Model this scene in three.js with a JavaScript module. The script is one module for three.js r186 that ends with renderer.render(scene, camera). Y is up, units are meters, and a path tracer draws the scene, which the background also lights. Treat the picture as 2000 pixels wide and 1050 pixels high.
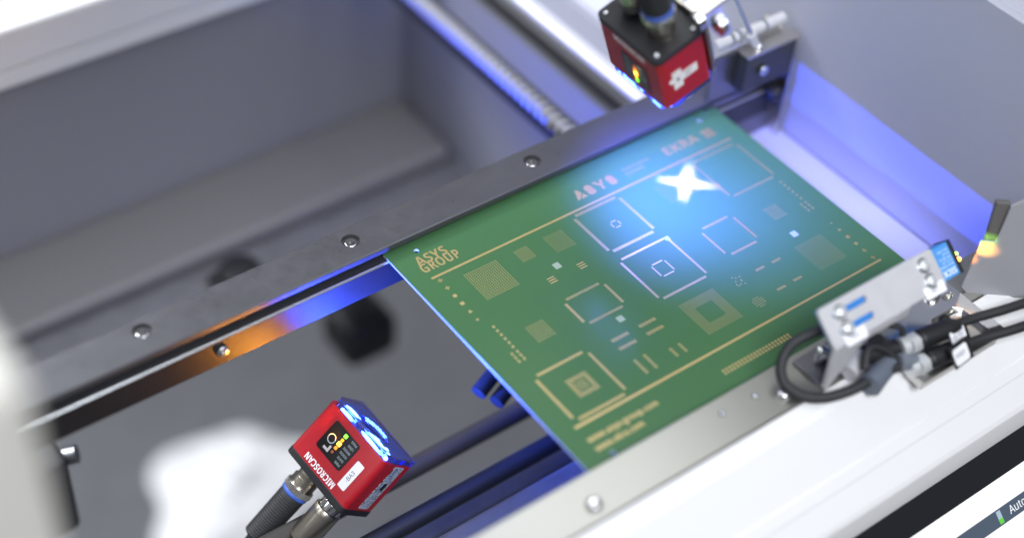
import * as THREE from 'three';
import { RoundedBoxGeometry } from 'three/addons/geometries/RoundedBoxGeometry.js';
import { mergeGeometries } from 'three/addons/utils/BufferGeometryUtils.js';
import { FontLoader } from 'three/addons/loaders/FontLoader.js';
import { TextGeometry } from 'three/addons/geometries/TextGeometry.js';
import { RectAreaLightUniformsLib } from 'three/addons/lights/RectAreaLightUniformsLib.js';
import { Brush, Evaluator, SUBTRACTION } from 'three-bvh-csg';

// ───────────── camera, surroundings, large lamps, exposure (lengths below are millimetres, scaled by K to metres)
const K = 0.001, V3 = THREE.Vector3;
const scene = new THREE.Scene();
const camera = new THREE.PerspectiveCamera(19.385, 1024 / 537, 0.02, 30);
camera.position.set(-352.23 * K, 616.70 * K, 527.76 * K);
camera.quaternion.setFromRotationMatrix(new THREE.Matrix4().makeBasis(
  new V3(0.80025, 0.06153, 0.59650), new V3(0.38372, 0.71186, -0.58823), new V3(-0.46082, 0.69962, 0.54606)));
camera.focus = 0.89;
camera.userData.fStop = camera.getFocalLength() / 31;
scene.background = new THREE.Color().setRGB(0.16, 0.165, 0.18);
const renderer = new THREE.WebGLRenderer({ antialias: true });
renderer.setSize(1024, 537);
renderer.toneMapping = THREE.LinearToneMapping;
renderer.toneMappingExposure = 1;
renderer.shadowMap.enabled = true;
RectAreaLightUniformsLib.init();
function areaLamp(x, y, z, w, h, tx, ty, tz, power, rgb) {
  const l = new THREE.RectAreaLight(new THREE.Color().setRGB(...rgb), power, w, h);
  l.position.set(x, y, z); l.lookAt(tx, ty, tz); scene.add(l); lamps.push([l, w, h]);
}
const lamps = [];
areaLamp(-0.25, 1.55, 1.25, 1.3, 0.7, 0.1, 0, 0.1, 14.5, [0.92, 0.95, 1]);      // ceiling lamp over the operator's side
areaLamp(-0.95, 1.15, -0.35, 0.6, 1.0, -0.05, 0, -0.05, 4.6, [0.88, 0.93, 1]);            // second ceiling lamp, to the left of the machine

areaLamp(-0.9, 1.9, -1.5, 1.2, 0.7, 0.15, -0.9, -0.6, 45, [0.93, 0.96, 1]);                                         // lamp added behind the machine to brighten the white shape far below
areaLamp(0.18, 0.422, -0.05, 0.34, 0.3, 0.18, 0, -0.05, 2.4, [0.95, 0.98, 1]);                                     // lamp added under the added hood, brightens near rail and board corner

// ───────────── helpers
let seed = 7;
const rnd = () => { seed = (seed * 1664525 + 1013904223) >>> 0; return seed / 4294967296; };
const used = {};
const numbered = (n) => { used[n] = (used[n] ?? -1) + 1; return used[n] ? n + '_' + String(used[n]).padStart(3, '0') : n; };
function fit(g, keepUv) {       // flat per-face uv in decimetres by main normal, metres
  let q = g.index ? g.toNonIndexed() : g.clone();
  for (const k of Object.keys(q.attributes)) if (!['position', 'normal', 'uv'].includes(k)) q.deleteAttribute(k);
  if (!q.attributes.normal) q.computeVertexNormals();
  const p = q.attributes.position, n = q.attributes.normal;
  if (!keepUv || !q.attributes.uv) {
    const uv = new Float32Array(p.count * 2), a = new V3(), b = new V3(), c = new V3();
    for (let i = 0; i < p.count; i += 3) {
      a.fromBufferAttribute(p, i); b.fromBufferAttribute(p, i + 1).sub(a); c.fromBufferAttribute(p, i + 2).sub(a); b.cross(c);
      const m = [Math.abs(b.x), Math.abs(b.y), Math.abs(b.z)], ax = m.indexOf(Math.max(...m));
      for (let k = 0; k < 3; k++) { const X = p.getX(i + k), Y = p.getY(i + k), Z = p.getZ(i + k); uv.set(ax === 0 ? [Z / 100, Y / 100] : ax === 1 ? [X / 100, Z / 100] : [X / 100, Y / 100], (i + k) * 2); }
    }
    q.setAttribute('uv', new THREE.BufferAttribute(uv, 2));
  }
  return q;
}
function obj(name, geoms, material, parent = scene, keepUv = false) {
  const list = [].concat(geoms).map((g) => fit(g, keepUv)), g = list.length > 1 ? mergeGeometries(list) : list[0];
  g.scale(K, K, K);
  const m = new THREE.Mesh(g, material);
  m.name = numbered(name); m.castShadow = m.receiveShadow = true; parent.add(m);
  return m;
}
function tag(o, label, category, group) { o.userData.label = label; o.userData.category = category; if (group) o.userData.group = group; return o; }
const stuff = (o) => { o.userData.kind = 'stuff'; return o; };
const struct = (name, g, m) => { const o = obj(name, g, m); o.userData.kind = 'structure'; return o; };
function thing(name, label, category, [x, y, z] = [0, 0, 0], group) {
  const o = new THREE.Group(); o.name = numbered(name); o.position.set(x * K, y * K, z * K); scene.add(o); return tag(o, label, category, group);
}
const box = (x0, x1, y0, y1, z0, z1, r = 0, s = 2) => (r ? new RoundedBoxGeometry(x1 - x0, y1 - y0, z1 - z0, s, r) : new THREE.BoxGeometry(x1 - x0, y1 - y0, z1 - z0)).translate((x0 + x1) / 2, (y0 + y1) / 2, (z0 + z1) / 2);
const Y = new V3(0, 1, 0);
function along(g, a, b) { const A = new V3(...a), B = new V3(...b), d = B.clone().sub(A).normalize(); return g.applyQuaternion(new THREE.Quaternion().setFromUnitVectors(Y, d)).translate(...A.add(B).multiplyScalar(0.5).toArray()); }
const rod = (a, b, r, seg = 24, r2 = r) => along(new THREE.CylinderGeometry(r2, r, new V3(...a).distanceTo(new V3(...b)), seg), a, b);
function lathe(pts, a, dir, seg = 32) { const g = new THREE.LatheGeometry(pts.map(([r, h]) => new THREE.Vector2(r, h)), seg); return g.applyQuaternion(new THREE.Quaternion().setFromUnitVectors(Y, new V3(...dir).normalize())).translate(...a); }
const tube = (pts, r, n = 60, seg = 12) => new THREE.TubeGeometry(new THREE.CatmullRomCurve3(pts.map((p) => new V3(...p))), n, r, seg);
function extrX(pts, x0, x1, bevel = 0) {   // profile of [z, y] points drawn out along x
  const s = new THREE.Shape(pts.map(([z, y]) => new THREE.Vector2(-z, y)));
  return new THREE.ExtrudeGeometry(s, { depth: x1 - x0, bevelEnabled: bevel > 0, bevelThickness: bevel, bevelSize: bevel, bevelSegments: 2 }).rotateY(Math.PI / 2).translate(x0, 0, 0);
}
function extrZ(pts, z0, z1, bevel = 0) { return new THREE.ExtrudeGeometry(new THREE.Shape(pts.map(([x, y]) => new THREE.Vector2(x, y))), { depth: z1 - z0, bevelEnabled: bevel > 0, bevelThickness: bevel, bevelSize: bevel, bevelSegments: 2 }).translate(0, 0, z0); }
function extrY(shape, y0, y1, bevel = 0) { return new THREE.ExtrudeGeometry(shape, { depth: y1 - y0, bevelEnabled: bevel > 0, bevelThickness: bevel, bevelSize: bevel, bevelSegments: 3, curveSegments: 20 }).rotateX(-Math.PI / 2).translate(0, y0, 0); } // shape (x, -z)
function rrect(x0, x1, y0, y1, r, S = THREE.Shape) {
  const s = new S(); s.moveTo(x0 + r, y0); s.lineTo(x1 - r, y0); s.absarc(x1 - r, y0 + r, r, -Math.PI / 2, 0); s.lineTo(x1, y1 - r); s.absarc(x1 - r, y1 - r, r, 0, Math.PI / 2);
  s.lineTo(x0 + r, y1); s.absarc(x0 + r, y1 - r, r, Math.PI / 2, Math.PI); s.lineTo(x0, y0 + r); s.absarc(x0 + r, y0 + r, r, Math.PI, Math.PI * 1.5); return s;
}
function noiseTex(size, cells, lo, hi, { stretch = [1, 1], speck = 0 } = {}) {
  const d = new Uint8Array(size * size * 4), layers = cells.map((c) => { const cx = Math.max(1, Math.round(c * stretch[0])), cy = Math.max(1, Math.round(c * stretch[1])); return { cx, cy, v: Float32Array.from({ length: cx * cy }, rnd) }; });
  const sm = (t) => t * t * (3 - 2 * t);
  for (let y = 0; y < size; y++) for (let x = 0; x < size; x++) {
    let t = 0;
    for (const { cx, cy, v } of layers) {
      const u = (x / size) * cx, w = (y / size) * cy, i = Math.floor(u), j = Math.floor(w), a = sm(u - i), b = sm(w - j), i1 = (i + 1) % cx, j1 = (j + 1) % cy;
      t += (v[j * cx + i] * (1 - a) + v[j * cx + i1] * a) * (1 - b) + (v[j1 * cx + i] * (1 - a) + v[j1 * cx + i1] * a) * b;
    }
    t = t / layers.length + (rnd() - 0.5) * speck;
    d.fill(Math.max(0, Math.min(255, 255 * (lo + (hi - lo) * t))), (y * size + x) * 4, (y * size + x) * 4 + 3); d[(y * size + x) * 4 + 3] = 255;
  }
  const tx = new THREE.DataTexture(d, size, size); tx.wrapS = tx.wrapT = THREE.RepeatWrapping; tx.magFilter = tx.minFilter = THREE.LinearFilter; tx.needsUpdate = true; return tx;
}
const rep = (t, x, y = x) => { const c = t.clone(); c.repeat.set(x, y); c.needsUpdate = true; return c; };
const grain = noiseTex(512, [220, 120, 60], 0, 1, { speck: 0.5 }), brushed = noiseTex(512, [200, 90], 0, 1, { stretch: [0.04, 1], speck: 0.15 }), blotch = noiseTex(512, [6, 14, 40], 0.62, 1, { speck: 0.06 }), wear = noiseTex(512, [10, 30, 90], 0.3, 0.75, { speck: 0.1 });
const std = (r, g, b, rough, metal = 0, more = {}) => { const m = new THREE.MeshPhysicalMaterial({ roughness: rough, metalness: metal, ...more }); m.color.setRGB(r, g, b); return m; };
const glow = (r, g, b, k) => { const m = new THREE.MeshStandardMaterial({ color: 0x111111, roughness: 0.4 }); m.emissive.setRGB(r, g, b); m.emissiveIntensity = k; return m; };
function printed(w, h, px, draw, more = {}) {
  const c = document.createElement('canvas'); c.width = Math.round(w * px); c.height = Math.round(h * px); const g = c.getContext('2d'); g.scale(px, px); draw(g, w, h);
  const t = new THREE.CanvasTexture(c); t.colorSpace = THREE.SRGBColorSpace; t.magFilter = THREE.LinearFilter; return new THREE.MeshPhysicalMaterial({ map: t, roughness: 0.5, ...more });
}
function plateXY(w, h, r, d) {   // thin plate in xy, its uv running 0..1 over the face
  const g = new THREE.ExtrudeGeometry(rrect(-w / 2, w / 2, -h / 2, h / 2, r), { depth: d, bevelEnabled: false, curveSegments: 8 }), p = g.attributes.position, uv = g.attributes.uv;
  for (let i = 0; i < p.count; i++) uv.setXY(i, p.getX(i) / w + 0.5, p.getY(i) / h + 0.5);
  return g;
}
const fonts = new FontLoader(), bold = await fonts.loadAsync('fonts/droid/droid_sans_bold.typeface.json'), sans = await fonts.loadAsync('fonts/droid/droid_sans_regular.typeface.json');
function text(str, w, h, depth, font = bold) {   // letters fitted to w x cap height h, from (0, 0), in xy
  const g = new TextGeometry(str, { font, size: 10, depth: 1, curveSegments: 5 }); g.computeBoundingBox(); const b = g.boundingBox;
  return g.translate(-b.min.x, 0, 0).scale(w / (b.max.x - b.min.x), h / 7.14 / 1, depth);
}

// ───────────── materials
const M = {
  rail: std(0.102, 0.102, 0.112, 0.75, 0.55, { bumpMap: rep(grain, 4), bumpScale: 0.00006, roughnessMap: rep(wear, 1.3) }),
  railFace: std(0.022, 0.02, 0.021, 0.4, 0.2, { bumpMap: rep(grain, 5), bumpScale: 0.00005 }),
  steel: std(0.62, 0.6, 0.57, 0.3, 1, { bumpMap: rep(brushed, 3), bumpScale: 0.00002 }),
  nearRail: std(0.40, 0.4, 0.365, 0.32, 0.9, { bumpMap: rep(brushed, 2), bumpScale: 0.00002 }),
  chrome: std(0.72, 0.72, 0.71, 0.16, 1),
  zinc: std(0.62, 0.64, 0.66, 0.24, 1),
  nickel: std(0.5, 0.46, 0.39, 0.3, 1, { bumpMap: rep(brushed, 6), bumpScale: 0.00003 }),
  alu: std(0.60, 0.60, 0.62, 0.85, 0.25, { roughnessMap: rep(wear, 2), bumpMap: rep(grain, 5), bumpScale: 0.00002 }),
  black: std(0.012, 0.012, 0.014, 0.5), rubber: std(0.018, 0.019, 0.022, 0.55, 0, { bumpMap: rep(grain, 6), bumpScale: 0.00006 }),
  belt: std(0.015, 0.016, 0.02, 0.7),
  white: std(0.80, 0.80, 0.80, 0.45, 0, { bumpMap: rep(grain, 3), bumpScale: 0.00004 }),
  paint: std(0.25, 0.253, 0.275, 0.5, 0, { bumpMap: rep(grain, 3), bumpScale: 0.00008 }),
  wall: std(0.44, 0.45, 0.53, 0.5, 0, { bumpMap: rep(grain, 3), bumpScale: 0.00008 }),  // violet cast of the blue light is partly put into this colour
  tub: std(0.2, 0.2, 0.215, 0.5, 0, { map: rep(blotch, 0.6), bumpMap: rep(grain, 2), bumpScale: 0.0001 }),
  floor: std(0.13, 0.133, 0.145, 0.5, 0, { map: rep(blotch, 0.6), bumpMap: rep(grain, 2), bumpScale: 0.0001 }),
  dark: std(0.05, 0.05, 0.055, 0.5, 0.3), darkSteel: std(0.2, 0.2, 0.215, 0.35, 0.9),
  red: std(0.38, 0.006, 0.014, 0.72, 0, { roughnessMap: rep(wear, 3), bumpMap: rep(grain, 8), bumpScale: 0.00004 }),
  blueRing: std(0.05, 0.12, 0.5, 0.5), blueBody: std(0.03, 0.22, 0.62, 0.4),
  gold: std(0.66, 0.49, 0.23, 0.38, 0.8), silk: std(0.3, 0.38, 0.33, 0.6),
  mask: std(0.052, 0.138, 0.056, 0.45, 0, { specularIntensity: 0.3, clearcoat: 0.16, clearcoatRoughness: 0.2, bumpMap: rep(grain, 3), bumpScale: 0.00002 }),
  fr4: std(0.55, 0.6, 0.45, 0.6), beige: std(0.60, 0.585, 0.53, 0.55),
  fin: std(0.34, 0.345, 0.37, 0.45, 0.1, { bumpMap: rep(grain, 3), bumpScale: 0.00003 }),
  screw: std(0.75, 0.77, 0.78, 0.35, 0.5),
  warm: std(0.19, 0.187, 0.185, 0.5),
  paper: std(0.86, 0.86, 0.86, 0.6),
};

// ───────────── machine tub: floor, walls, ledges
struct('floor', box(-420, 235, -226, -220, -336, -185), M.tub);
struct('ground', box(-1600, 1600, -1010, -1000, -1600, 1600), M.floor);
struct('wall_back', [box(-420, 320, -219, -42, -342, -330)], M.paint);
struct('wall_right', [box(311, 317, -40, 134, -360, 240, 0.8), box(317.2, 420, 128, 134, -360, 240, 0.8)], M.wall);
struct('wall_tub_side', [box(235, 241, -219.5, -31, -329.5, 205)], M.paint);
const backRim = obj('back_rim', [box(-420, 234, -41.5, -8, -352, -318, 4), box(-420, 234, -56, -42, -329.5, -320, 2)], M.white); tag(backRim, 'white rounded rim along the top of the far tub wall', 'rim');
const step = obj('floor_step', [box(-420, 233, -219.5, -204, -329.5, -252, 7, 4)], M.warm); tag(step, 'grey rounded ledge along the foot of the far tub wall', 'ledge');
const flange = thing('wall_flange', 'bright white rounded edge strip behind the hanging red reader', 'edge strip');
obj('strip', box(233, 244.5, -30.5, -22, -329, -27, 3.5, 4), M.alu, flange); obj('shade_strip', box(231, 233.4, -44, -33, -329, -27, 1), M.dark, flange);  // the dark strip stands for the shadow under the flange lip
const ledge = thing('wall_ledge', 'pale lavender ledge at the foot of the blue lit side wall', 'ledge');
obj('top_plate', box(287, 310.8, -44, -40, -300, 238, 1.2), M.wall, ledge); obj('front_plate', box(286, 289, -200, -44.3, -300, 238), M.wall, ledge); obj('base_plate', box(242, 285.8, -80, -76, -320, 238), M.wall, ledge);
struct('added_hood', box(-300, 420, 430, 436, -360, 190), M.paint);  // unseen hood plate added to shade the tub from the lamps

// ───────────── conveyor rails
const ev = new Evaluator(); ev.attributes = ['position', 'normal'];
function drill(geometry, holes) {
  let a = new Brush(geometry); a.updateMatrixWorld();
  for (const h of holes) { const b = new Brush(h); b.updateMatrixWorld(); a = ev.evaluate(a, b, SUBTRACTION); }
  return a.geometry;
}
const hexHole = (x, y, z, r, h) => new THREE.CylinderGeometry(r, r, h, 6).translate(x, y, z);
const screwCap = (x, y, z, r, h) => drill(lathe([[0, 0], [r, 0], [r, h * 0.72], [r * 0.93, h * 0.92], [r * 0.8, h], [0, h]], [x, y, z], [0, 1, 0], 28), [hexHole(x, y + h, z, r * 0.42, h * 1.1)]);
const buttonCap = (x, y, z, r, h) => drill(lathe([[0, 0], [r, 0], [r * 0.97, h * 0.35], [r * 0.8, h * 0.75], [r * 0.55, h], [0, h]], [x, y, z], [0, 1, 0], 28), [hexHole(x, y + h, z, r * 0.36, h)]);
const farRail = thing('conveyor_rail', 'dark grey steel rail with recessed screws along the far edge of the green board', 'conveyor rail');
const farScrews = [[-140.7, -17], [-13.3, -15.3], [114.1, -14.8], [238, -15]];
obj('top_bar', drill(extrX([[-26, 3.6], [-26, 7.1], [-25.4, 7.5], [-0.9, 7.5], [-0.3, 7.3], [0, 6.8], [0, 3.6]], -250, 300), farScrews.map(([x, z]) => new THREE.CylinderGeometry(5.3, 5.3, 6, 30).translate(x, 7.5, z))), M.rail, farRail);
obj('web', box(-250, 300, -24, 3.5, -25, -7.6), M.railFace, farRail);
obj('lower_bar', extrX([[-7.5, -23], [-7.5, -2.6], [0.6, -2.6], [1.7, -3.2], [2, -4.2], [2, -18.4], [1.2, -19], [1.2, -23]], -250, 300), M.railFace, farRail);
obj('wear_strip', extrX([[0.9, -2.58], [1.0, -2.3], [1.7, -2.45], [2.3, -3.1], [2.36, -3.6], [2.02, -3.75]], -250, 300), M.zinc, farRail);
obj('belt', box(-250, 300, -2.5, -1.7, -7.4, 0.1, 0.2), M.belt, farRail);
for (const [x, z] of farScrews) obj('screw', screwCap(x, 2.9, z, 3.9, 3.4), M.chrome, farRail);
obj('face_screw', drill(lathe([[0, 0], [3.4, 0], [3.4, 1.4], [2.6, 2.2], [0, 2.2]], [-105.8, -11.5, 2], [0, 0, 1], 28), [new THREE.CylinderGeometry(1.4, 1.4, 3, 6).rotateX(Math.PI / 2).translate(-105.8, -11.5, 4)]), M.zinc, farRail);
const nearRail = thing('conveyor_rail', 'pale steel rail plate between the green board and the white front cover', 'conveyor rail');
obj('top_plate', drill(box(-250, 300, 3.6, 7.5, 186.5, 213, 0.5), []), M.nearRail, nearRail);
obj('web', box(-250, 300, -24, 3.5, 195, 212), M.railFace, nearRail);
obj('lower_bar', box(-250, 300, -23, -2.6, 184.5, 194.8, 0.6), M.railFace, nearRail);
obj('belt', box(-250, 300, -2.5, -1.7, 188, 194.9, 0.2), M.belt, nearRail);
for (const [x, z] of [[-14.6, 204], [111.9, 204.2]]) obj('screw', buttonCap(x, 7.5, z, 4.3, 3.2), M.chrome, nearRail);
for (const [x, z] of [[76.1, 196], [98.4, 197]]) obj('pin', lathe([[0, 0], [1.7, 0], [1.7, 1.1], [1.1, 1.9], [0, 2]], [x, 7.5, z], [0, 1, 0], 18), M.zinc, nearRail);

// ───────────── printed circuit board (x 0..249, z -3..189)
const pcb = thing('circuit_board', 'green printed circuit board with gold solder pads lying between the rails', 'circuit board');
{
  const s = rrect(0, 249, -189, 3, 0.8);
  for (const [x, z] of [[17.3, 5.2], [17.8, 180.1], [231.5, 5.2], [231.5, 180.1]]) { const h = new THREE.Path(); h.absarc(x, -z, 1.55, 0, Math.PI * 2); s.holes.push(h); }
  obj('laminate', extrY(s, -1.6, -0.08), M.fr4, pcb);
  obj('solder_mask', extrY(s, -0.079, 0), M.mask, pcb);
}
const T = 0.05, pad = (x, z, w, d) => new THREE.BoxGeometry(w, T, d).translate(x, T / 2 + 0.001, z);
const dot = (x, z, r, seg = 10) => new THREE.CylinderGeometry(r, r, T, seg).translate(x, T / 2 + 0.001, z);
const flat = (pts) => extrY(new THREE.Shape(pts.map(([x, z]) => new THREE.Vector2(x, -z))), 0.001, T);
const pads = (name, list, m = M.gold) => stuff(obj(name, list, m, pcb));
const lettering = (str, x, z, w, h, font) => obj('lettering', text(str, w, h, T, font).rotateX(-Math.PI / 2).translate(x, 0.001, z), M.gold, pcb);
function grid(x0, x1, z0, z1, nx, nz, r, skip = () => false) { const o = []; for (let i = 0; i < nx; i++) for (let j = 0; j < nz; j++) if (!skip(i, j)) o.push(dot(x0 + (x1 - x0) * i / (nx - 1), z0 + (z1 - z0) * j / (nz - 1), r, 8)); return o; }
function rowX(x0, x1, z, d, n, w) { return Array.from({ length: n }, (_, i) => pad(x0 + (x1 - x0) * i / (n - 1), z, w, d)); }
function rowZ(x, z0, z1, w, n, d) { return Array.from({ length: n }, (_, i) => pad(x, z0 + (z1 - z0) * i / (n - 1), w, d)); }
function quad(x0, x1, z0, z1, len, n, w, gap) {   // four rows of a square chip footprint, outer box x0..x1, z0..z1
  const g = gap + len; pads('pad_row', rowX(x0 + g, x1 - g, z0 + len / 2, len, n, w)); pads('pad_row', rowX(x0 + g, x1 - g, z1 - len / 2, len, n, w)); pads('pad_row', rowZ(x0 + len / 2, z0 + g, z1 - g, len, n, w)); pads('pad_row', rowZ(x1 - len / 2, z0 + g, z1 - g, len, n, w));
}
obj('gold_line', pad((11.8 + 237.4) / 2, 28.1, 225.6, 1.5), M.gold, pcb); obj('gold_line', pad((11.8 + 237.4) / 2, 156.7, 225.6, 1.5), M.gold, pcb);
lettering('ASYS', 11.6, 16.4, 20.4, 5.0); lettering('GROUP', 11.0, 22.6, 25.6, 5.0);
pads('pad_grid', grid(28.6, 50, 36, 58, 16, 16, 0.38));
pads('pad_grid', grid(202, 222, 122.2, 143.4, 16, 16, 0.29));
function mini(x0, x1, z0, z1, n) { const o = [], d = (z1 - z0) / (n - 1); for (let j = 0; j < n; j++) { const wide = j % 3 === 1; o.push(...rowX(x0, x1, z0 + d * j, d * (wide ? 0.7 : 0.36), wide ? 8 : 11, wide ? 0.42 : 0.42)); } return o; }
pads('pad_grid', mini(63, 71.6, 36, 45.4, 9)); pads('pad_grid', mini(84.2, 96.6, 36.3, 49.6, 11)); pads('pad_grid', mini(33, 44, 87, 98.8, 11)); pads('pad_grid', mini(208.9, 218, 88.2, 98.4, 9));
obj('code_patch', pad(76.9, 58.2, 4.2, 4.6), M.silk, pcb); obj('code_patch', pad(209.8, 113.3, 4.1, 4.4), M.silk, pcb); obj('code_patch', pad(80.7, 110, 4.3, 4.2), M.silk, pcb); obj('code_patch', pad(144.3, 75.3, 3.3, 3.2), M.silk, pcb);
for (const [x, z] of [[88.9, 65.7], [67.7, 65.7]]) pads('pad_bars', [0, 1, 2].map((i) => pad(x, z - 1.8 + 1.8 * i, 5, 0.75)));
quad(108.2, 144.2, 30.4, 67.6, 2.1, 34, 0.5, 1.2);
quad(199.6, 237, 32.4, 70, 1.4, 60, 0.34, 1.3);
quad(163.6, 190, 79.8, 106.6, 1.6, 42, 0.34, 2.0);
quad(108, 145.3, 73.6, 112, 1.6, 64, 0.33, 1.4);
quad(61.4, 91, 81.3, 104.1, 1.8, 38, 0.33, 1.6);
quad(121, 131.5, 87.1, 98.4, 0.9, 16, 0.32, 0.8);
quad(14.2, 51, 116.8, 154, 1.6, 64, 0.36, 1.8);
quad(124, 130, 46.6, 52.6, 0.8, 5, 0.5, 0.8);
pads('pad_grid', grid(27.4, 40, 129.2, 142, 14, 14, 0.36, (i, j) => Math.max(Math.abs(i - 6.5), Math.abs(j - 6.5)) < 4)); pads('pad_grid', grid(31, 36, 133, 138, 5, 5, 0.36));
pads('pad_grid', grid(114, 138.6, 120.6, 145.6, 23, 23, 0.28, (i, j) => Math.max(Math.abs(i - 11), Math.abs(j - 11)) < 5.5));
pads('pad_grid', grid(166.5, 194.5, 37, 54, 26, 16, 0.17));
for (const [x, z, n] of [[91.2, 120.3, 10], [91.2, 127, 10], [71.8, 120.4, 9], [71.6, 127.2, 9]]) pads('pad_row', rowX(x - 5.3, x + 5.3, z, 2.1, n, 0.75));
for (const [x, z, n] of [[67.5, 143, 8], [74.2, 143, 8], [89, 145, 5], [95.3, 145, 5]]) pads('pad_row', rowZ(x, z - (n - 1) * 0.72, z + (n - 1) * 0.72, 1.9, n, 0.7));
for (const [x, z] of [[172.8, 123.5], [185.2, 123.7], [172.4, 141.6], [185.3, 141.3]]) pads('pad_row', rowX(x - 3, x + 3, z, 1.7, 10, 0.42));
pads('pad_dots', Array.from({ length: 10 }, (_, i) => dot(155.6 + 3.2 * Math.cos(i * 2.4) * (i % 2 ? 1 : 0.55), 124.2 + 4.4 * Math.sin(i * 2.4) * (i % 2 ? 1 : 0.6), 0.4)));
pads('pad_dots', [-2, -1, 0, 1, 2].flatMap((i) => [-2, -1, 0, 1, 2].filter((j) => Math.abs(i) + Math.abs(j) < 4).map((j) => dot(154.1 + i * 1.6, 142.7 + j * 1.6, 0.38))));
pads('pad_strip', [0, 1].flatMap((j) => rowX(102.3, 150, 169.9 + 2.1 * j, 1.5, 22, 1.25)));
const burst = (x, z) => obj('marker', [dot(x, z, 1.1), pad(x, z, 2.9, 0.7), pad(x, z, 0.7, 2.9)], M.gold, pcb), cross = (x, z) => obj('marker', flat([[-0.3, -1.5], [0.3, -1.5], [0.3, -0.3], [1.5, -0.3], [1.5, 0.3], [0.3, 0.3], [0.3, 1.5], [-0.3, 1.5], [-0.3, 0.3], [-1.5, 0.3], [-1.5, -0.3], [-0.3, -0.3]].map(([a, b]) => [x + a, z + b])), M.gold, pcb);
const tri = (x, z, r) => obj('marker', flat([[x - r, z + r * 0.8], [x + r, z + r * 0.8], [x, z - r]]), M.gold, pcb);
burst(15.1, 31.9); cross(15.1, 38.8); obj('marker', dot(15.1, 46, 1.25, 20), M.gold, pcb); obj('marker', pad(15.1, 53, 2.3, 2.3), M.gold, pcb); tri(15.1, 60.2, 1.3); tri(14.9, 67.3, 0.9);
tri(235, 118.6, 0.7); tri(234.9, 125.3, 1.2); obj('marker', pad(234.8, 132.5, 2.3, 2.3), M.gold, pcb); obj('marker', dot(234.8, 139.2, 1.25, 20), M.gold, pcb); cross(234.7, 146); burst(234.7, 152.9);
for (const [x, z0] of [[19.1, 76.6], [235.1, 75.4]]) { for (let i = 0; i < 6; i++) obj('marker', pad(x, z0 + 3.5 * i, 1.1, 1.6), M.gold, pcb); for (let i = 0; i < 3; i++) for (const dx of [0, -3.6]) obj('marker', pad(x + dx, z0 + 21.6 + 3 * i, 0.9, 1.9), M.gold, pcb); }
{ // stencil-cut lettering, square emblem and the small lines of text along the far edge
  const put = (pts) => flat(pts.map(([a, b]) => [a, b]));
  const arc = (cx, cz, r, a0, a1, n = 14) => Array.from({ length: n + 1 }, (_, i) => [cx + r * Math.cos(a0 + (a1 - a0) * i / n), cz + r * Math.sin(a0 + (a1 - a0) * i / n)]);
  const A = (x) => [put([[x, 21.8], [x + 3.2, 14], [x + 4.6, 14], [x + 6.1, 17.6], [x + 1.8, 21.8]]), put([[x + 2.6, 21.8], [x + 6.4, 18.3], [x + 7.8, 21.8]])];
  const S = (x) => [put([...arc(x + 3.4, 16.6, 2.9, Math.PI * 0.6, Math.PI * 2.05), [x + 4, 17.4]]), put([...arc(x + 3.6, 19.4, 2.9, -Math.PI * 0.4, Math.PI * 1.05), [x + 3, 18.6]])];
  const Yl = (x) => [put([[x, 14], [x + 2.6, 14], [x + 4.6, 18], [x + 3, 18.6]]), put([[x + 8, 14], [x + 5.6, 14], [x + 3.4, 19], [x + 3, 21.8], [x + 5, 21.8], [x + 5, 19.4]])];
  obj('lettering', A(121), M.gold, pcb); obj('lettering', S(129.4), M.gold, pcb); obj('lettering', Yl(137), M.gold, pcb); obj('lettering', S(145.8), M.gold, pcb);
  lettering('Automation', 160, 16.2, 20.6, 1.8, sans); lettering('Systems', 160, 20.3, 14, 1.8, sans);
  lettering('EKRA', 193, 19.6, 27, 5.0);
  for (let i = 0; i < 2; i++) for (let j = 0; j < 3; j++) obj('emblem', pad(226.6 + 4 * i, 14.2 + 2.6 * j, 3.6, 2.1), M.gold, pcb);
  lettering('www.asys-group.com', 12, 168.6, 46.5, 2.6); lettering('www.ekra.com', 12, 175.2, 31.5, 2.6);
}

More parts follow.
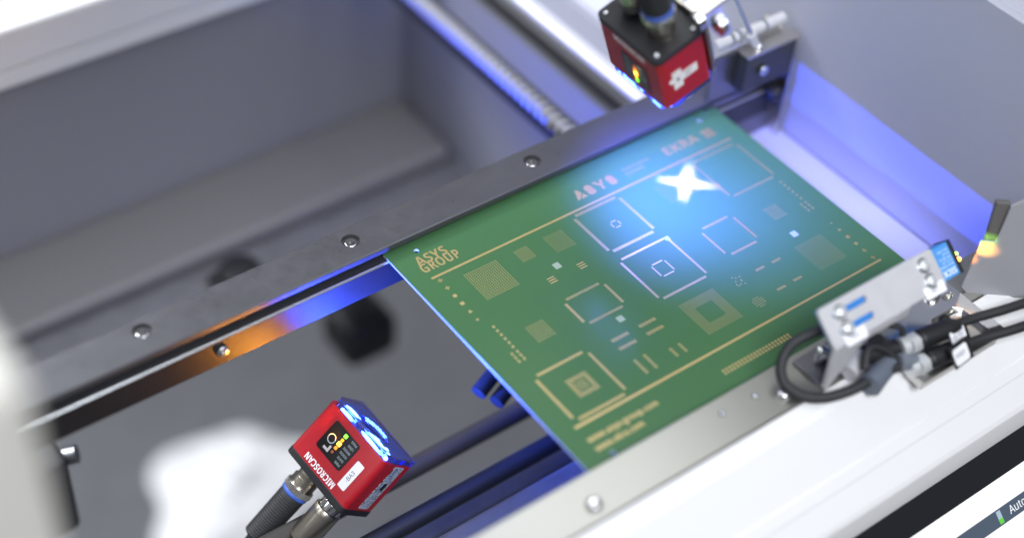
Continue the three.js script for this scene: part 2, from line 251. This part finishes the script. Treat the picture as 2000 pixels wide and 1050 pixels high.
// ───────────── code readers: x right of the label face, y towards the connectors, z out of the label face
const led = (g, c, k, name, parent) => obj(name, g, glow(...c, k), parent);
function reader(label, a, c, centre, lower) {
  const A = new V3(...a).normalize(), C = new V3(...c); C.addScaledVector(A, -C.dot(A)).normalize(); const B = new V3().crossVectors(C, A);
  const t = thing('code_reader', label, 'code reader'); const P = new V3(...centre);
  t.quaternion.setFromRotationMatrix(new THREE.Matrix4().makeBasis(B.clone().negate(), A.clone().negate(), C.clone().negate())); t.position.copy(P).multiplyScalar(K);
  const W = 24.5, D = 15.5, ring = rrect(-W, W, -D, D, 3.2), hole = rrect(-W + 2, W - 2, -D + 2, D - 2, 2.5, THREE.Path);
  ring.holes.push(hole);
  const body = obj('body', extrY(ring, -16.9, 16.6, 0.25), M.red, t);
  const cap = obj('back_cap', [extrY(rrect(-W - 0.2, W + 0.2, -D - 0.2, D + 0.2, 3.6), 17, 20.2, 0.4)], M.black, t);
  for (const [x, z] of [[-21, -12], [21, -12], [-21, 12], [21, 12]]) obj('screw', buttonCap(x, 20.5, z, 1.7, 1.2), M.zinc, cap);
  // window: dark lamp board, clear blue cover, lens barrel
  const hex = new THREE.Shape([[-W, -D + 7], [-W + 5, -D], [W - 5, -D], [W, -D + 7], [W, D - 1], [W - 1, D], [-W + 1, D], [-W, D - 1]].map(([x, y]) => new THREE.Vector2(x * 0.985, y * 0.985)));
  const lens = new THREE.Path(); lens.absellipse(0, -2, 11, 9, 0, Math.PI * 2); hex.holes.push(lens);
  const board = rrect(-W + 2.2, W - 2.2, -D + 2.2, D - 2.2, 2); const lh = new THREE.Path(); lh.absarc(0, 0, 6.5, 0, Math.PI * 2); board.holes.push(lh);
  obj('lamp_board', extrY(board, -16.6, -15.9), std(0.02, 0.03, 0.12, 0.4), t);
  obj('window', extrY(hex, -20.4, -17.3, 0.3), std(0.75, 0.85, 1, 0.06, 0, { transmission: 0.95, ior: 1.45, thickness: 0.003, attenuationColor: new THREE.Color().setRGB(0.3, 0.45, 1), attenuationDistance: 0.006 }), t);
  obj('lens_barrel', lathe([[6.3, -16.2], [6.3, -4], [0, -4], [0, -3.6], [6.8, -3.6], [6.8, -16.2], [6.3, -16.2]], [0, 0, 0], [0, 1, 0]), M.black, t);
  for (const [x, z, rx, rz] of [[13, 8, 4.6, 2.3], [-7.5, 8.8, 8.4, 2.1], [-15.5, 6.5, 1.6, 1.6], [17, 9.5, 1.5, 1.3], [-19, 9, 1.2, 1.2]]) led(new THREE.SphereGeometry(1, 20, 12).scale(rx, 1, rz).translate(x, -17.2, z), lower ? [0.16, 0.3, 1] : [0.3, 0.42, 1], lower ? 24 : 170, 'led_lamp', t);
  const spot = new THREE.SpotLight(new THREE.Color().setRGB(...(lower ? [0.035, 0.09, 1] : [0.09, 0.115, 1])), lower ? 0.62 : 0.78, 0, lower ? 1.4 : 0.84, lower ? 0.5 : 1); spot.name = 'ring_light'; spot.castShadow = true; spot.shadow.radius = lower ? 0.3 : 0.6;
  spot.position.copy(P).addScaledVector(A, 22).multiplyScalar(K); spot.target.position.copy(lower ? P.clone().addScaledVector(A, 200) : new V3(180, 0, 56)).multiplyScalar(K); scene.add(spot, spot.target);
  if (!lower) {  // pattern projector: a small lamp behind a star-shaped opening
    const disc = new THREE.Shape(); disc.absarc(0, 0, 6.25, 0, Math.PI * 2); const star = new THREE.Path();
    for (let i = 0; i < 8; i++) { const an = Math.PI / 4 + i * Math.PI / 4, r = i % 2 ? 0.33 : 1.6; star[i ? 'lineTo' : 'moveTo'](r * Math.cos(an), r * Math.sin(an)); } star.closePath(); disc.holes.push(star);
    obj('reticle', extrY(disc, -15.2, -15), M.black, t);
    const beam = new THREE.SpotLight(new THREE.Color().setRGB(1, 0.32, 0.55), 2.6, 0, 0.28, 0.1); beam.name = 'pattern_light'; beam.castShadow = true; beam.shadow.radius = 0.017;
    beam.position.copy(P).addScaledVector(A, 5.2).multiplyScalar(K); beam.target.position.copy(P).addScaledVector(A, 200).multiplyScalar(K); scene.add(beam, beam.target);
  }
  // indicator panel, lamps and print on the label face
  const sx = (s) => W - s * 49, sy = (r) => -17 + r * 34, sub = (g, x, y, z) => g.translate(x, y, z);
  const panelW = 21.5, panelH = 18.4, px = sx(0.44), py = sy(0.4);
  const panel = obj('indicator_panel', sub(plateXY(panelW, panelH, 1.6, 0.25), px, py, D + 0.27), printed(panelW, panelH, 24, (g, w, h) => {
    g.fillStyle = '#08080a'; g.fillRect(0, 0, w, h); g.strokeStyle = '#9aa6ac'; g.lineWidth = 0.7; g.beginPath(); g.arc(w * 0.76, h * 0.5, 2.5, 0, 7); g.stroke();
    g.fillStyle = '#b9b3b3'; g.fillRect(w * 0.6, h * 0.12, 4.4, 1.5); g.fillRect(w * 0.6, h * 0.12, 1.5, 4); g.font = 'bold 2px sans-serif'; g.fillStyle = '#8f9b9d';
    ['PWR', 'GATE', 'GOOD', 'MODE', 'LINK', 'PASS'].forEach((s, i) => g.fillText(s, w * 0.08, h * (0.16 + i * 0.155)));
  }, { roughness: 0.3 }), t, true);
  const lamps = [[0.2, [0.2, 1, 0.05], lower ? 3.2 : 1.8, 1], [0.285, [1, 0.42, 0.02], 2.2, 0.8], [0.365, [1, 0.5, 0.05], 5, 1.15], [0.45, [1, 0.3, 0.02], 2.0, 0.85], [0.535, [0.8, 0.2, 0.1], 0.5, 0.7]];
  for (const [r, c2, k, s] of lamps) led(new RoundedBoxGeometry(2.2 * s, 2.2 * s, 1, 3, 0.45).translate(sx(0.44), sy(r), D + 0.7), c2, k, 'indicator_lamp', panel);
  const lamp = new THREE.SpotLight(new THREE.Color().setRGB(1, 0.36, 0.03), lower ? 0.035 : 0.0005, 0, 1.15, 0.6); lamp.name = 'indicator_light'; lamp.castShadow = true; lamp.shadow.radius = 0.06;
  lamp.position.set(sx(0.44) * K, sy(0.365) * K, (D + 2.2) * K).applyQuaternion(t.quaternion).add(t.position); lamp.target.position.copy(lamp.position).add(lower ? new V3(-0.02, 0.06, -0.042) : C.clone().multiplyScalar(-0.1)); scene.add(lamp, lamp.target);
  obj('lettering', text('MICROSCAN', 25, 2.7, 0.2).translate(-W + 0.27 * 49, sy(0.84), D + 0.27), M.paper, t);
  const neck = (x, r, list) => obj(...list(x, r));
  for (const [x, steel] of [[11, 0], [-11, 1]]) {
    const plug = obj('connector', lathe(steel ? [[5.2, 20.6], [5.2, 25], [5.9, 25.5], [5.9, 30]] : [[6.6, 20.6], [6.6, 23], [7, 23.4], [6.6, 23.8], [7, 24.2], [6.6, 24.6], [7, 25], [6.6, 25.5], [6.6, 28]], [x, 0, 0], [0, 1, 0]), steel ? M.black : M.nickel, t);
    if (steel) { obj('sleeve', lathe([[7, 29], [8.2, 29.4], [8.2, 33.5], [8, 33.7], [8.2, 33.9], [8.2, 52], [7, 53], [3.5, 54]], [x, 0, 0], [0, 1, 0]), lower ? M.nickel : M.steel, plug); obj('collar', lathe([[6.2, 24], [6.9, 24.5], [6.9, 29]], [x, 0, 0], [0, 1, 0]), M.chrome, plug); }
    else {
      obj('nut', new THREE.CylinderGeometry(7.6, 7.6, 5, 6).translate(x, 30.5, 0), M.nickel, plug);
      const kn = []; for (let i = 0; i < 44; i++) { const an = i / 44 * Math.PI * 2; kn.push(new THREE.BoxGeometry(0.65, 3.6, 0.65).rotateY(-an + Math.PI / 4).translate(x + 8.35 * Math.cos(an), 34.9, 8.35 * Math.sin(an))); }
      obj('knurled_ring', [new THREE.CylinderGeometry(8.4, 8.4, 3.8, 44).translate(x, 34.9, 0), ...kn], M.steel, plug);
      obj('blue_ring', lathe([[7.5, 36.9], [8.3, 37], [8.3, 39], [7.5, 39.2]], [x, 0, 0], [0, 1, 0]), M.blueRing, plug);
      const ribs = [[6.6, 39]]; for (let i = 0; i < 20; i++) ribs.push([7.9 - i * 0.02, 40 + i * 1.6], [7.9 - i * 0.02, 41 + i * 1.6], [7.65 - i * 0.02, 41.15 + i * 1.6], [7.65 - i * 0.02, 41.45 + i * 1.6]); ribs.push([4, 74], [3, 90]);
      obj('overmould', lathe(ribs, [x, 0, 0], [0, 1, 0]), M.rubber, plug);
    }
  }
  t.scale.setScalar(lower ? 1.055 : 1.025);
  return { t, W, D, sx, sy };
}
const up = reader('red code reader hanging over the lit corner of the green board', [43.8, -117.7, 0.2], [0.943, 0.331, 0.022], [141.8, 117.7, 44.5], false);
const lo = reader('red code reader tilted up with glowing blue window in the lower tub', [0.749, 0.661, 0.04], [0.659, -0.738, -0.143], [-60 + 15.5 * 0.659, -89 - 15.5 * 0.738, 43 - 15.5 * 0.143], true);
{ // the stickers of each reader
  const T2 = new THREE.Shape([[-9, -8], [-1.6, -8], [-1.6, -3.5], [11, -3.5], [11, 3.5], [-1.6, 3.5], [-1.6, 8], [-9, 8]].map(([x, y]) => new THREE.Vector2(x, y)));
  const g = new THREE.ExtrudeGeometry(T2, { depth: 0.25, bevelEnabled: false }), p = g.attributes.position, uv = g.attributes.uv; for (let i = 0; i < p.count; i++) uv.setXY(i, (p.getX(i) + 9) / 20, (p.getY(i) + 8) / 16);
  obj('sticker', g.scale(0.8, 0.8, 1).rotateY(Math.PI / 2).translate(up.W + 0.27, -1, 1), printed(20, 16, 14, (c) => { c.fillStyle = '#e6e3e3'; c.fillRect(0, 0, 20, 16); c.fillStyle = '#55555c'; c.font = '2.2px sans-serif'; for (let i = 0; i < 3; i++) c.fillRect(10, 6 + i * 1.5, 6 - i, 0.5); c.fillRect(3, 6.5, 2, 3); }), up.t, true);
  for (const z of [-7, 8]) obj('sticker_dot', new THREE.CylinderGeometry(1.5, 1.5, 0.25, 20).rotateZ(Math.PI / 2).translate(up.W + 0.39, -0.5 + z * 0.05, 1 + z), M.paper, up.t);
  obj('sticker', plateXY(17.5, 5.6, 0.7, 0.3).rotateZ(-Math.PI / 2).translate(lo.sx(0.8), lo.sy(0.56), lo.D + 0.27), printed(17.5, 5.6, 24, (c) => { c.fillStyle = '#e8e8ea'; c.fillRect(0, 0, 18, 6); c.fillStyle = '#26262c'; c.font = '3.4px sans-serif'; c.fillText('-BA3', 4.6, 4.1); }), lo.t, true);
  obj('type_label', plateXY(31, 10, 0.5, 0.2).rotateZ(Math.PI / 2).rotateY(-Math.PI / 2).translate(-lo.W - 0.27, -0.5, -2), printed(31, 10, 24, (c) => {
    c.fillStyle = '#aab4bc'; c.fillRect(0, 0, 31, 10); c.fillStyle = '#14161a'; let s = 3; const r = () => (s = (s * 16807) % 2147483647) / 2147483647;
    for (let y = 0.7; y < 9.5; y += 1.1) for (let x = 0.8; x < 29; x += 0.7 + r() * 1.4) if (r() > 0.3) c.fillRect(x, y, 0.4 + r() * 0.9, 0.7); c.fillRect(12, 2, 5, 4);
  }), lo.t, true);
}
function readerPlate(r, label) {
  const o = thing('mounting_plate', label, 'mounting plate'); o.quaternion.copy(r.t.quaternion); o.position.copy(r.t.position); o.scale.copy(r.t.scale);
  const s = rrect(-21, 24.5, -17, 24, 4); for (const y of [-6, 10]) { const h = new THREE.Path(); h.absarc(14, y, 2, 0, 7); s.holes.push(h); }
  obj('plate', new THREE.ExtrudeGeometry(s, { depth: 2, bevelEnabled: true, bevelSize: 0.3, bevelThickness: 0.3, bevelSegments: 2, curveSegments: 8 }).translate(0, 0, -r.D - 3.2), M.nickel, o);
  return o;
}
const loPlate = readerPlate(lo, 'thin steel plate with rounded corners behind the tilted red reader');
const upPlate = readerPlate(up, 'bright steel bracket with slotted screw behind the hanging red reader');
obj('arm', box(8, 22, 23, 26, -42, -16, 0.8), M.steel, upPlate);
obj('hex_nut', new THREE.CylinderGeometry(5, 5, 4, 6).rotateX(Math.PI / 2).translate(24, 27, -14), M.chrome, upPlate);
obj('slotted_screw', drill(new THREE.CylinderGeometry(6, 6, 4, 32).rotateX(Math.PI / 2), [new THREE.BoxGeometry(1.4, 14, 3).translate(0, 0, 2.2)]).translate(36, 30, -18), M.zinc, upPlate);

// ───────────── far right corner: block, clamp bar and rod of the hanging reader
const ub = thing('corner_bracket', 'dark steel bracket block standing behind the far corner of the board', 'bracket');
obj('back_plate', box(241, 303, -62, 39, -3, 0, 0.5), M.darkSteel, ub); obj('block', box(261, 302.8, 12, 38, 0.2, 9.5, 0.8), M.dark, ub); obj('side_plate', box(303.2, 306, -70, 38, -22, 9.5, 0.6), M.steel, ub);
obj('top_plate', box(261, 306, 38.2, 40, -3, 9.5, 0.4), M.steel, ub); obj('bolt', drill(lathe([[0, 0], [3.6, 0], [3.6, 3], [3, 3.6], [0, 3.6]], [274, 27, 9.6], [0, 0, 1]), [new THREE.CylinderGeometry(1.6, 1.6, 3, 6).rotateX(Math.PI / 2).translate(274, 27, 13)]), M.zinc, ub);
obj('knob', lathe([[0, 0], [5, 0.5], [6, 3], [6, 9], [4, 11], [0, 11]], [296, -4, 0.2], [0, 0, 1]), M.black, ub);
const bar = thing('clamp_bar', 'round pale clamp bar with rings lying across the corner bracket', 'clamp bar');
obj('bar', rod([244, 46.5, -5], [302, 46.5, -5], 3.6), M.alu, bar); for (const x of [256, 262, 284]) obj('ring', rod([x, 46.5, -5], [x + 2.4, 46.5, -5], 4.1), M.zinc, bar);
const pin = thing('thin_rod', 'thin bright steel rod leaning onto the clamp bar', 'rod');
obj('rod', rod([240, 98, -2], [272, 42, 4], 1.7), M.chrome, pin); obj('tip', new THREE.SphereGeometry(3, 20, 14).translate(273, 41, 5), M.chrome, pin); obj('ferrule', rod([266, 52, 3], [272, 42, 4], 2.6), M.alu, pin);

// ───────────── spindle in the far compartment, shafts and small parts in the tub
const spindle = thing('spindle', 'ribbed lead screw running from the far rail to the far tub wall', 'lead screw');
{ const pts = []; for (let z = 0; z <= 298; z += 7) pts.push([3, z], [6.6, z + 2.2], [6.6, z + 3.6], [3, z + 5.8]); obj('thread', lathe(pts, [156, -2, -328], [0, 0, 1], 24), std(0.3, 0.3, 0.32, 0.5, 0.2), spindle); obj('end_block', box(146, 166, -14, 10, -328.5, -318, 2), M.dark, spindle); obj('guide', box(188, 196, -60, -36, -328, -30, 1), M.dark, spindle); }
const shaftA = thing('drive_shaft', 'brown grey round shaft crossing under the board beside the tilted reader', 'shaft');
obj('shaft', rod([-300, -140, 42], [234, -140, 42], 6.5), std(0.04, 0.036, 0.034, 0.6, 0.1), shaftA);
const shaftB = thing('drive_shaft', 'dark blue steel shaft under the near left corner of the board', 'shaft');
obj('shaft', rod([-300, -132, 79], [234, -132, 79], 6), std(0.022, 0.024, 0.032, 0.55, 0.2), shaftB);
const chan = obj('floor_channel', [box(-300, 234, -190, -172, 44, 74, 5), box(-300, 234, -150, -120, 102, 205, 5)], M.floor); tag(chan, 'grey floor channel between the two shafts under the board', 'channel');
const fitting = thing('air_fitting', 'small dark fitting with collar under the left board edge', 'fitting');
obj('barrel', rod([38, -98, 44], [62, -92, 36], 5), std(0.02, 0.02, 0.02, 0.85, 0, { specularIntensity: 0.3 }), fitting); obj('collar', rod([46, -104, 52], [64, -100, 46], 5), std(0.02, 0.02, 0.02, 0.85, 0, { specularIntensity: 0.3 }), fitting);
const foot = thing('junction_box', 'black box in the dark tub below the far rail', 'box');
obj('hanger', rod([146, -227, -258], [146, -350, -258], 3), M.dark, foot); obj('case', box(120, 172, -394, -350, -284, -232, 12, 4), M.black, foot);
const knob = thing('cable_gland', 'black lump on the tub floor just beyond the far rail', 'gland');
obj('base', box(-2, 38, -219.6, -207, -236, -200, 6, 3), M.black, knob); obj('neck', lathe([[15, 0], [15, 8], [12, 9], [0, 10]], [18, -206.8, -218], [0, 1, 0]), M.black, knob);
const patch = new THREE.PlaneGeometry(300, 240, 60, 48).rotateX(-Math.PI / 2);
{ const p = patch.attributes.position, f = (x, z) => Math.sin(x * 0.031 + 1.3) * Math.cos(z * 0.043) + 0.6 * Math.sin(x * 0.071 - z * 0.052 + 2) + 0.4 * Math.sin(x * 0.02 + z * 0.11);
  for (let i = 0; i < p.count; i++) { const x = p.getX(i), z = p.getZ(i), a = Math.atan2(z, x), k = 0.82 + 0.1 * Math.sin(3 * a + 0.6) + 0.07 * Math.sin(5 * a), q = Math.max(Math.abs(x) / 150, Math.abs(z) / 120), d = Math.hypot(x / 150, z / 120) || 1, e = (k * q) / d; p.setXYZ(i, x * e, Math.max(0.6, (1 - q * q) * 40 + f(x, z) * 9 * (1 - q * 0.6)), z * e); } patch.deleteAttribute('normal'); patch.computeVertexNormals(); }
tag(obj('bright_patch', patch.translate(178, -999.6, -600), M.white), 'added white shape for the bright cloth far below behind the tilted red reader', 'patch');  // white mound added to stand for a bright spot on the ground
const valve = thing('side_block', 'black block with a metal button below the rail at left', 'block');
obj('block', box(-200, -172, -219, -150, -116, -86, 5), M.black, valve); obj('button', rod([-171.8, -160, -98], [-164, -158, -94], 6), M.darkSteel, valve);

// ───────────── sensor on its bracket over the near rail
const tiltA = new V3(0, 13, -16.5).normalize(), tiltN = new V3(0, 16.5, 13).normalize();   // across the plate, and out of it
const onPlate = (g, x, v, n) => g.applyMatrix4(new THREE.Matrix4().makeBasis(new V3(1, 0, 0), tiltA, tiltN)).translate(x, 40 + tiltA.y * v + tiltN.y * n, 214 + tiltA.z * v + tiltN.z * n);
const sb = thing('sensor_bracket', 'bent aluminium bracket with slots on the near rail beside the board', 'bracket');
{
  const s = rrect(131, 215, 0, 21.5, 2.2); const slot = (x, v, l) => { const h = rrect(x, x + l, v - 1.9, v + 1.9, 1.85, THREE.Path); s.holes.push(h); };
  for (const v of [6, 15]) { slot(138, v, 25); slot(203, v, 8); }
  const g = new THREE.ExtrudeGeometry(s, { depth: 1.8, bevelEnabled: true, bevelSize: 0.2, bevelThickness: 0.2, bevelSegments: 2, curveSegments: 8 }).translate(0, 0, -1.8);
  obj('top_plate', onPlate(g, 0, 0, 0), M.alu, sb);
  obj('front_flange', extrZ([[131, 10], [133, 8], [150, 30], [156, 34], [186, 34], [186, 39.5], [131, 39.5]], 212.6, 214.4, 0.2), M.alu, sb);
  obj('base_plate', box(131, 178, 7.6, 10, 191, 212.4, 0.3), M.darkSteel, sb);
  obj('bolt', screwCap(143.5, 10, 199, 3.6, 9.5), M.zinc, sb);
  for (const [x, v] of [[143.5, 15], [143.5, 6], [206, 15], [206, 6]]) { const b = obj('slot_screw', onPlate(lathe([[0, 0], [3.2, 0], [3.2, 1.4], [2.6, 2.2], [0, 2.4]], [0, 0, 0], [0, 0, 1], 22), x, v, 0.6), M.screw, sb); obj('washer', onPlate(lathe([[0, 0], [4.2, 0], [4.2, 0.5], [0, 0.5]], [0, 0, 0], [0, 0, 1], 22), x, v, 0.05), M.zinc, b); }
  for (const [x, str] of [[146, '4B2'], [206, '4B1']]) obj('sticker', onPlate(plateXY(15, 6.5, 0.5, 0.2), x, 0.2 + 0.6, 0.25), printed(15, 6.5, 24, (c) => { c.fillStyle = '#f4f4f8'; c.fillRect(0, 0, 15, 7); c.fillStyle = '#55555f'; c.font = '3.6px sans-serif'; c.fillText(str, 4.3, 4.6); }), sb, true);
}
const sensor = thing('light_sensor', 'light blue optical sensor held under the aluminium bracket', 'sensor');
obj('housing', onPlate(box(138, 229, 1.2, 20.2, -13, -2.2, 0.6), 0, 0, 0), M.blueBody, sensor);
obj('end_cap', onPlate(box(229.1, 232, 0.9, 20.5, -13.2, -2, 0.5), 0, 0, 0), M.black, sensor);
{
  const lab = plateXY(13.4, 18, 0.3, 0.15);
  obj('type_label', onPlate(lab, 222, 10.7, -2.18), printed(13.4, 18, 40, (c, w, h) => {
    c.fillStyle = '#4b94d8'; c.fillRect(0, 0, w, h); c.save(); c.translate(w / 2, h / 2); c.rotate(Math.PI); c.translate(-w / 2, -h / 2); c.fillStyle = '#f2f6fb';
    c.font = 'bold 4.6px sans-serif'; c.fillText('SICK', 0.9, 4.8); c.font = '1.5px sans-serif'; ['Sensor Intelligence', 'DC 10...30 V', 'PNP  200 mA', 'IN: 24 V', 'OUT: 2 NPN'].forEach((s, i) => c.fillText(s, 0.9, 7.4 + 2.1 * i)); c.restore();
  }), sensor, true);
  led(onPlate(new THREE.SphereGeometry(1.1, 12, 8), 232.6, 8.2, -3), [1, 0.35, 0.02], 30, 'indicator_lamp', sensor); led(onPlate(new THREE.SphereGeometry(0.8, 12, 8), 232.6, 11.5, -3), [0.6, 0.9, 0.05], 14, 'indicator_lamp', sensor);
  const at = (v, n, x) => new V3(x, 40 + tiltA.y * v + tiltN.y * n, 214 + tiltA.z * v + tiltN.z * n).multiplyScalar(K);
  for (const [v, c, p, to, an] of [[8.2, [1, 0.4, 0.03], 0.026, [257, 37, 205], 0.23], [8.2, [1, 0.3, 0.02], 0.012, [251.5, 31, 202], 0.18], [11.5, [0.4, 1, 0.05], 0.014, [255, 42, 203.5], 0.2]]) {
    const l = new THREE.SpotLight(new THREE.Color().setRGB(...c), p, 0, an, 1); l.name = 'sensor_light'; l.castShadow = true; l.shadow.radius = 0.05; l.position.copy(at(v, -3, 234.3)); l.target.position.set(...to).multiplyScalar(K); scene.add(l, l.target);
  }
}
const cableM = M.rubber;
tag(obj('sensor_cable', tube([[150, 36, 200], [140, 34, 197], [124, 27, 192], [115, 19, 196], [113.5, 13, 203], [118, 10.8, 213], [128, 10.6, 220], [142, 13, 225], [158, 15, 226], [172, 15, 228]], 2.9, 90, 14), cableM), 'black cable looping out of the sensor bracket over the board edge', 'cable');
const adj = thing('adjusting_plate', 'shiny slotted steel plate under the sensor at the rail', 'plate');
{
  const s = new THREE.Shape([[180, -190], [245.5, -190], [245.5, -240], [237.5, -240], [237.5, -216], [233.5, -211.5], [216, -211.5], [212, -216], [209, -222], [180, -222]].map(([x, y]) => new THREE.Vector2(x, y)).reverse());
  s.holes.push(rrect(233, 242, -206.6, -202.6, 1.9, THREE.Path));
  obj('plate', extrY(s, 7.7, 10.2, 0.25), M.chrome, adj); obj('bolt', screwCap(235.5, 10.4, 196.5, 4.6, 9), M.chrome, adj); obj('foot', box(180, 240, 2, 7.4, 215, 240, 0.6), M.steel, adj);
}
for (const [i, y, z, zl] of [[0, 19, 222.5, 228], [1, 11, 231.5, 238]]) {
  const o = thing('cable_connector', i ? 'lower black cable connector with silver nut on the white cover' : 'upper black cable connector with silver nut beside the slotted plate', 'connector');
  obj('body', lathe([[3, 0], [5.2, 0.4], [5.6, 3], [5.4, 20], [4.6, 24], [3.2, 28]], [190, y, z], [1, 0, 0.16]), M.black, o);
  obj('nut', [new THREE.CylinderGeometry(6.1, 6.1, 6, 6).rotateZ(Math.PI / 2).translate(185.5, y, z), rod([178, y, z - 1.4], [182.4, y, z - 0.6], 5.2)], M.screw, o);
  const cb = obj('cable', tube([[214, y, z + 3.4], [228, y - 0.5, z + 5.5], [246, y, z + 10.5], [264, y, z + 14.5], [300, y + 4, z + 27]], 2.7, 50, 12), cableM, o);
  const f = thing('cable_flag', i ? 'lower white cable flag in black sleeve' : 'upper white cable flag in black sleeve', 'label flag', [i ? 206.5 : 213.5, i ? 16 : 18, i ? 240.5 : 231.5]);
  f.rotation.set(-0.75, 0.18, 0);
  obj('sleeve', box(-9, 9, -6.2, 6.2, -0.9, 0, 0.4), M.black, f);
  obj('label', plateXY(13.4, 9.2, 1.8, 0.25).translate(-1, -0.6, 0.02), printed(13.4, 9.2, 24, (c) => { c.fillStyle = '#f2f2f6'; c.fillRect(0, 0, 14, 10); c.fillStyle = '#4a4a55'; c.font = '3.6px sans-serif'; c.fillText(i ? 'W4B1' : '(4)1B2', 1.4, 5.8); }), f, true);
}
tag(obj('cable_tie', [lathe([[0, 0], [3, 0.3], [3.4, 2], [2.6, 4.6], [0, 5]], [214.5, 16, 219.5], [0, 1, 0.3]), rod([213, 18, 221], [206, 17, 224], 1.5)], M.black), 'black cable tie head on the upper connector', 'cable tie');
const plugs = thing('plug_cluster', 'dark bundle of plugs and cables tucked below the sensor bracket', 'plugs');
for (const [a, b, r, m] of [[[146, 14, 216], [160, 16, 212], 5, M.alu], [[150, 13, 228], [172, 14, 222], 6.5, std(0.12, 0.14, 0.18, 0.45)], [[160, 18, 214], [182, 17, 220], 5.5, M.black], [[166, 24, 214], [178, 14, 216], 5, M.rubber], [[172, 16, 226], [183, 13, 229], 5, std(0.16, 0.18, 0.22, 0.4)]]) obj('plug', rod(a, b, r, 20, r * 0.85), m, plugs);
obj('cable', tube([[176, 30, 212], [182, 27, 216], [183, 18, 219], [178, 12, 224]], 1.8, 30, 10), M.rubber, plugs); obj('cable', tube([[150, 20, 222], [158, 26, 216], [168, 22, 220], [174, 12, 229]], 2.2, 30, 10), M.rubber, plugs);

// ───────────── guard sheet at the right, front cover, touch screen, left post
const fin = thing('guard_sheet', 'grey sheet metal guard lit orange by the sensor lamp', 'guard');
fin.position.set(0.25, 0.02, 0.203); fin.quaternion.setFromRotationMatrix(new THREE.Matrix4().makeBasis(new V3(0.77889, 0, 0.62716), new V3(0.09408, 0.98868, -0.11685), new V3(-0.62006, 0.15001, 0.77008)));
obj('sheet', extrZ([[4.3, 22], [11.8, 22.3], [13.2, 33.6], [14.4, 45.7], [27, 54.6], [60, 50], [60, -8], [30, -14], [10.8, -20], [0.4, -9.1]], -1.6, -0.3, 0.3), M.fin, fin); obj('edge_bar', box(6.5, 14.5, 8, 46.5, -6, -2.2, 0.6), std(0.12, 0.115, 0.11, 0.5), fin);
const cover = thing('front_cover', 'white folded sheet metal cover in front of the near rail', 'cover');
obj('sheet', extrX([[213.6, -20], [213.6, 6.6], [214.4, 7.3], [222, 7.2], [225, 5.4], [246, -17], [247, -17.2], [252, -22.2], [252.6, -23.4], [262.6, -34], [264.2, -36.6], [264.2, -39], [263, -60], [250, -60]], -420, 420), M.white, cover);
const touch = thing('touch_screen', 'touch screen with white page and dark menu strip below the white cover', 'screen');
touch.quaternion.setFromRotationMatrix(new THREE.Matrix4().makeBasis(new V3(1, 0, 0), new V3(0, 0.6606, -0.7507), new V3(0, 0.7507, 0.6606))); touch.position.set(224 * K, -79 * K, 285 * K);
obj('bezel', box(-330, 120, -120, 60, -14, -1, 2), std(0.012, 0.013, 0.016, 0.12), touch);
{
  const w = 300, h = 110, m = printed(w, h, 5, (c) => {
    c.fillStyle = '#ffffff'; c.fillRect(0, 0, w, h); c.fillStyle = '#3d4c5e'; c.fillRect(0, 14.5, w, 9.4);
    c.fillStyle = '#f4f7fa'; c.font = '6.6px sans-serif'; c.fillText('Production', 150, 21.6); c.fillText('Auto', 226, 21.6); c.fillStyle = '#9fb4c6'; c.fillRect(216.3, 15.4, 3.4, 6); c.fillStyle = '#58c832'; c.fillRect(216.3, 20, 3.4, 3);
  });
  m.emissiveMap = m.map; m.emissive.setRGB(1, 1, 1); m.emissiveIntensity = 1.15; m.map = null; m.color.setRGB(0.02, 0.02, 0.02);
  obj('display', plateXY(w, h, 1, 0.2).translate(-220 + w / 2, 11.2 - h / 2, -0.95), m, touch, true);
}
const post = thing('door_post', 'blurred white post of the machine frame at the left edge', 'post');
obj('post', box(-380, -268, -60, 276, 90, 222, 7, 4), M.beige, post);

// ───────────── the lamps' fittings, above the frame
['long ceiling lamp above the front of the machine', 'ceiling lamp to the left of the machine', 'added lamp behind the machine to brighten the white shape below', 'added square lamp under the added hood to brighten the near rail'].forEach((label, i) => {
  const [l, w, h] = lamps[i], o = thing(i < 3 ? 'ceiling_lamp' : 'added_hood_lamp', label, 'lamp'); o.position.copy(l.position); o.quaternion.copy(l.quaternion); o.rotateY(Math.PI);
  const e = i < 3 ? 30 : 1.5, W = w * 500, H = h * 500, g = new THREE.MeshStandardMaterial({ color: 0x999999, emissive: 0xffffff, emissiveIntensity: 0.4 });
  obj('housing', box(-W - e, W + e, -H - e, H + e, -e - 1, -2, i < 3 ? 8 : 0.3), M.white, o); obj('lamp_diffuser', box(-W, W, -H, H, -1.9, -0.5), g, o);
});

renderer.render(scene, camera);
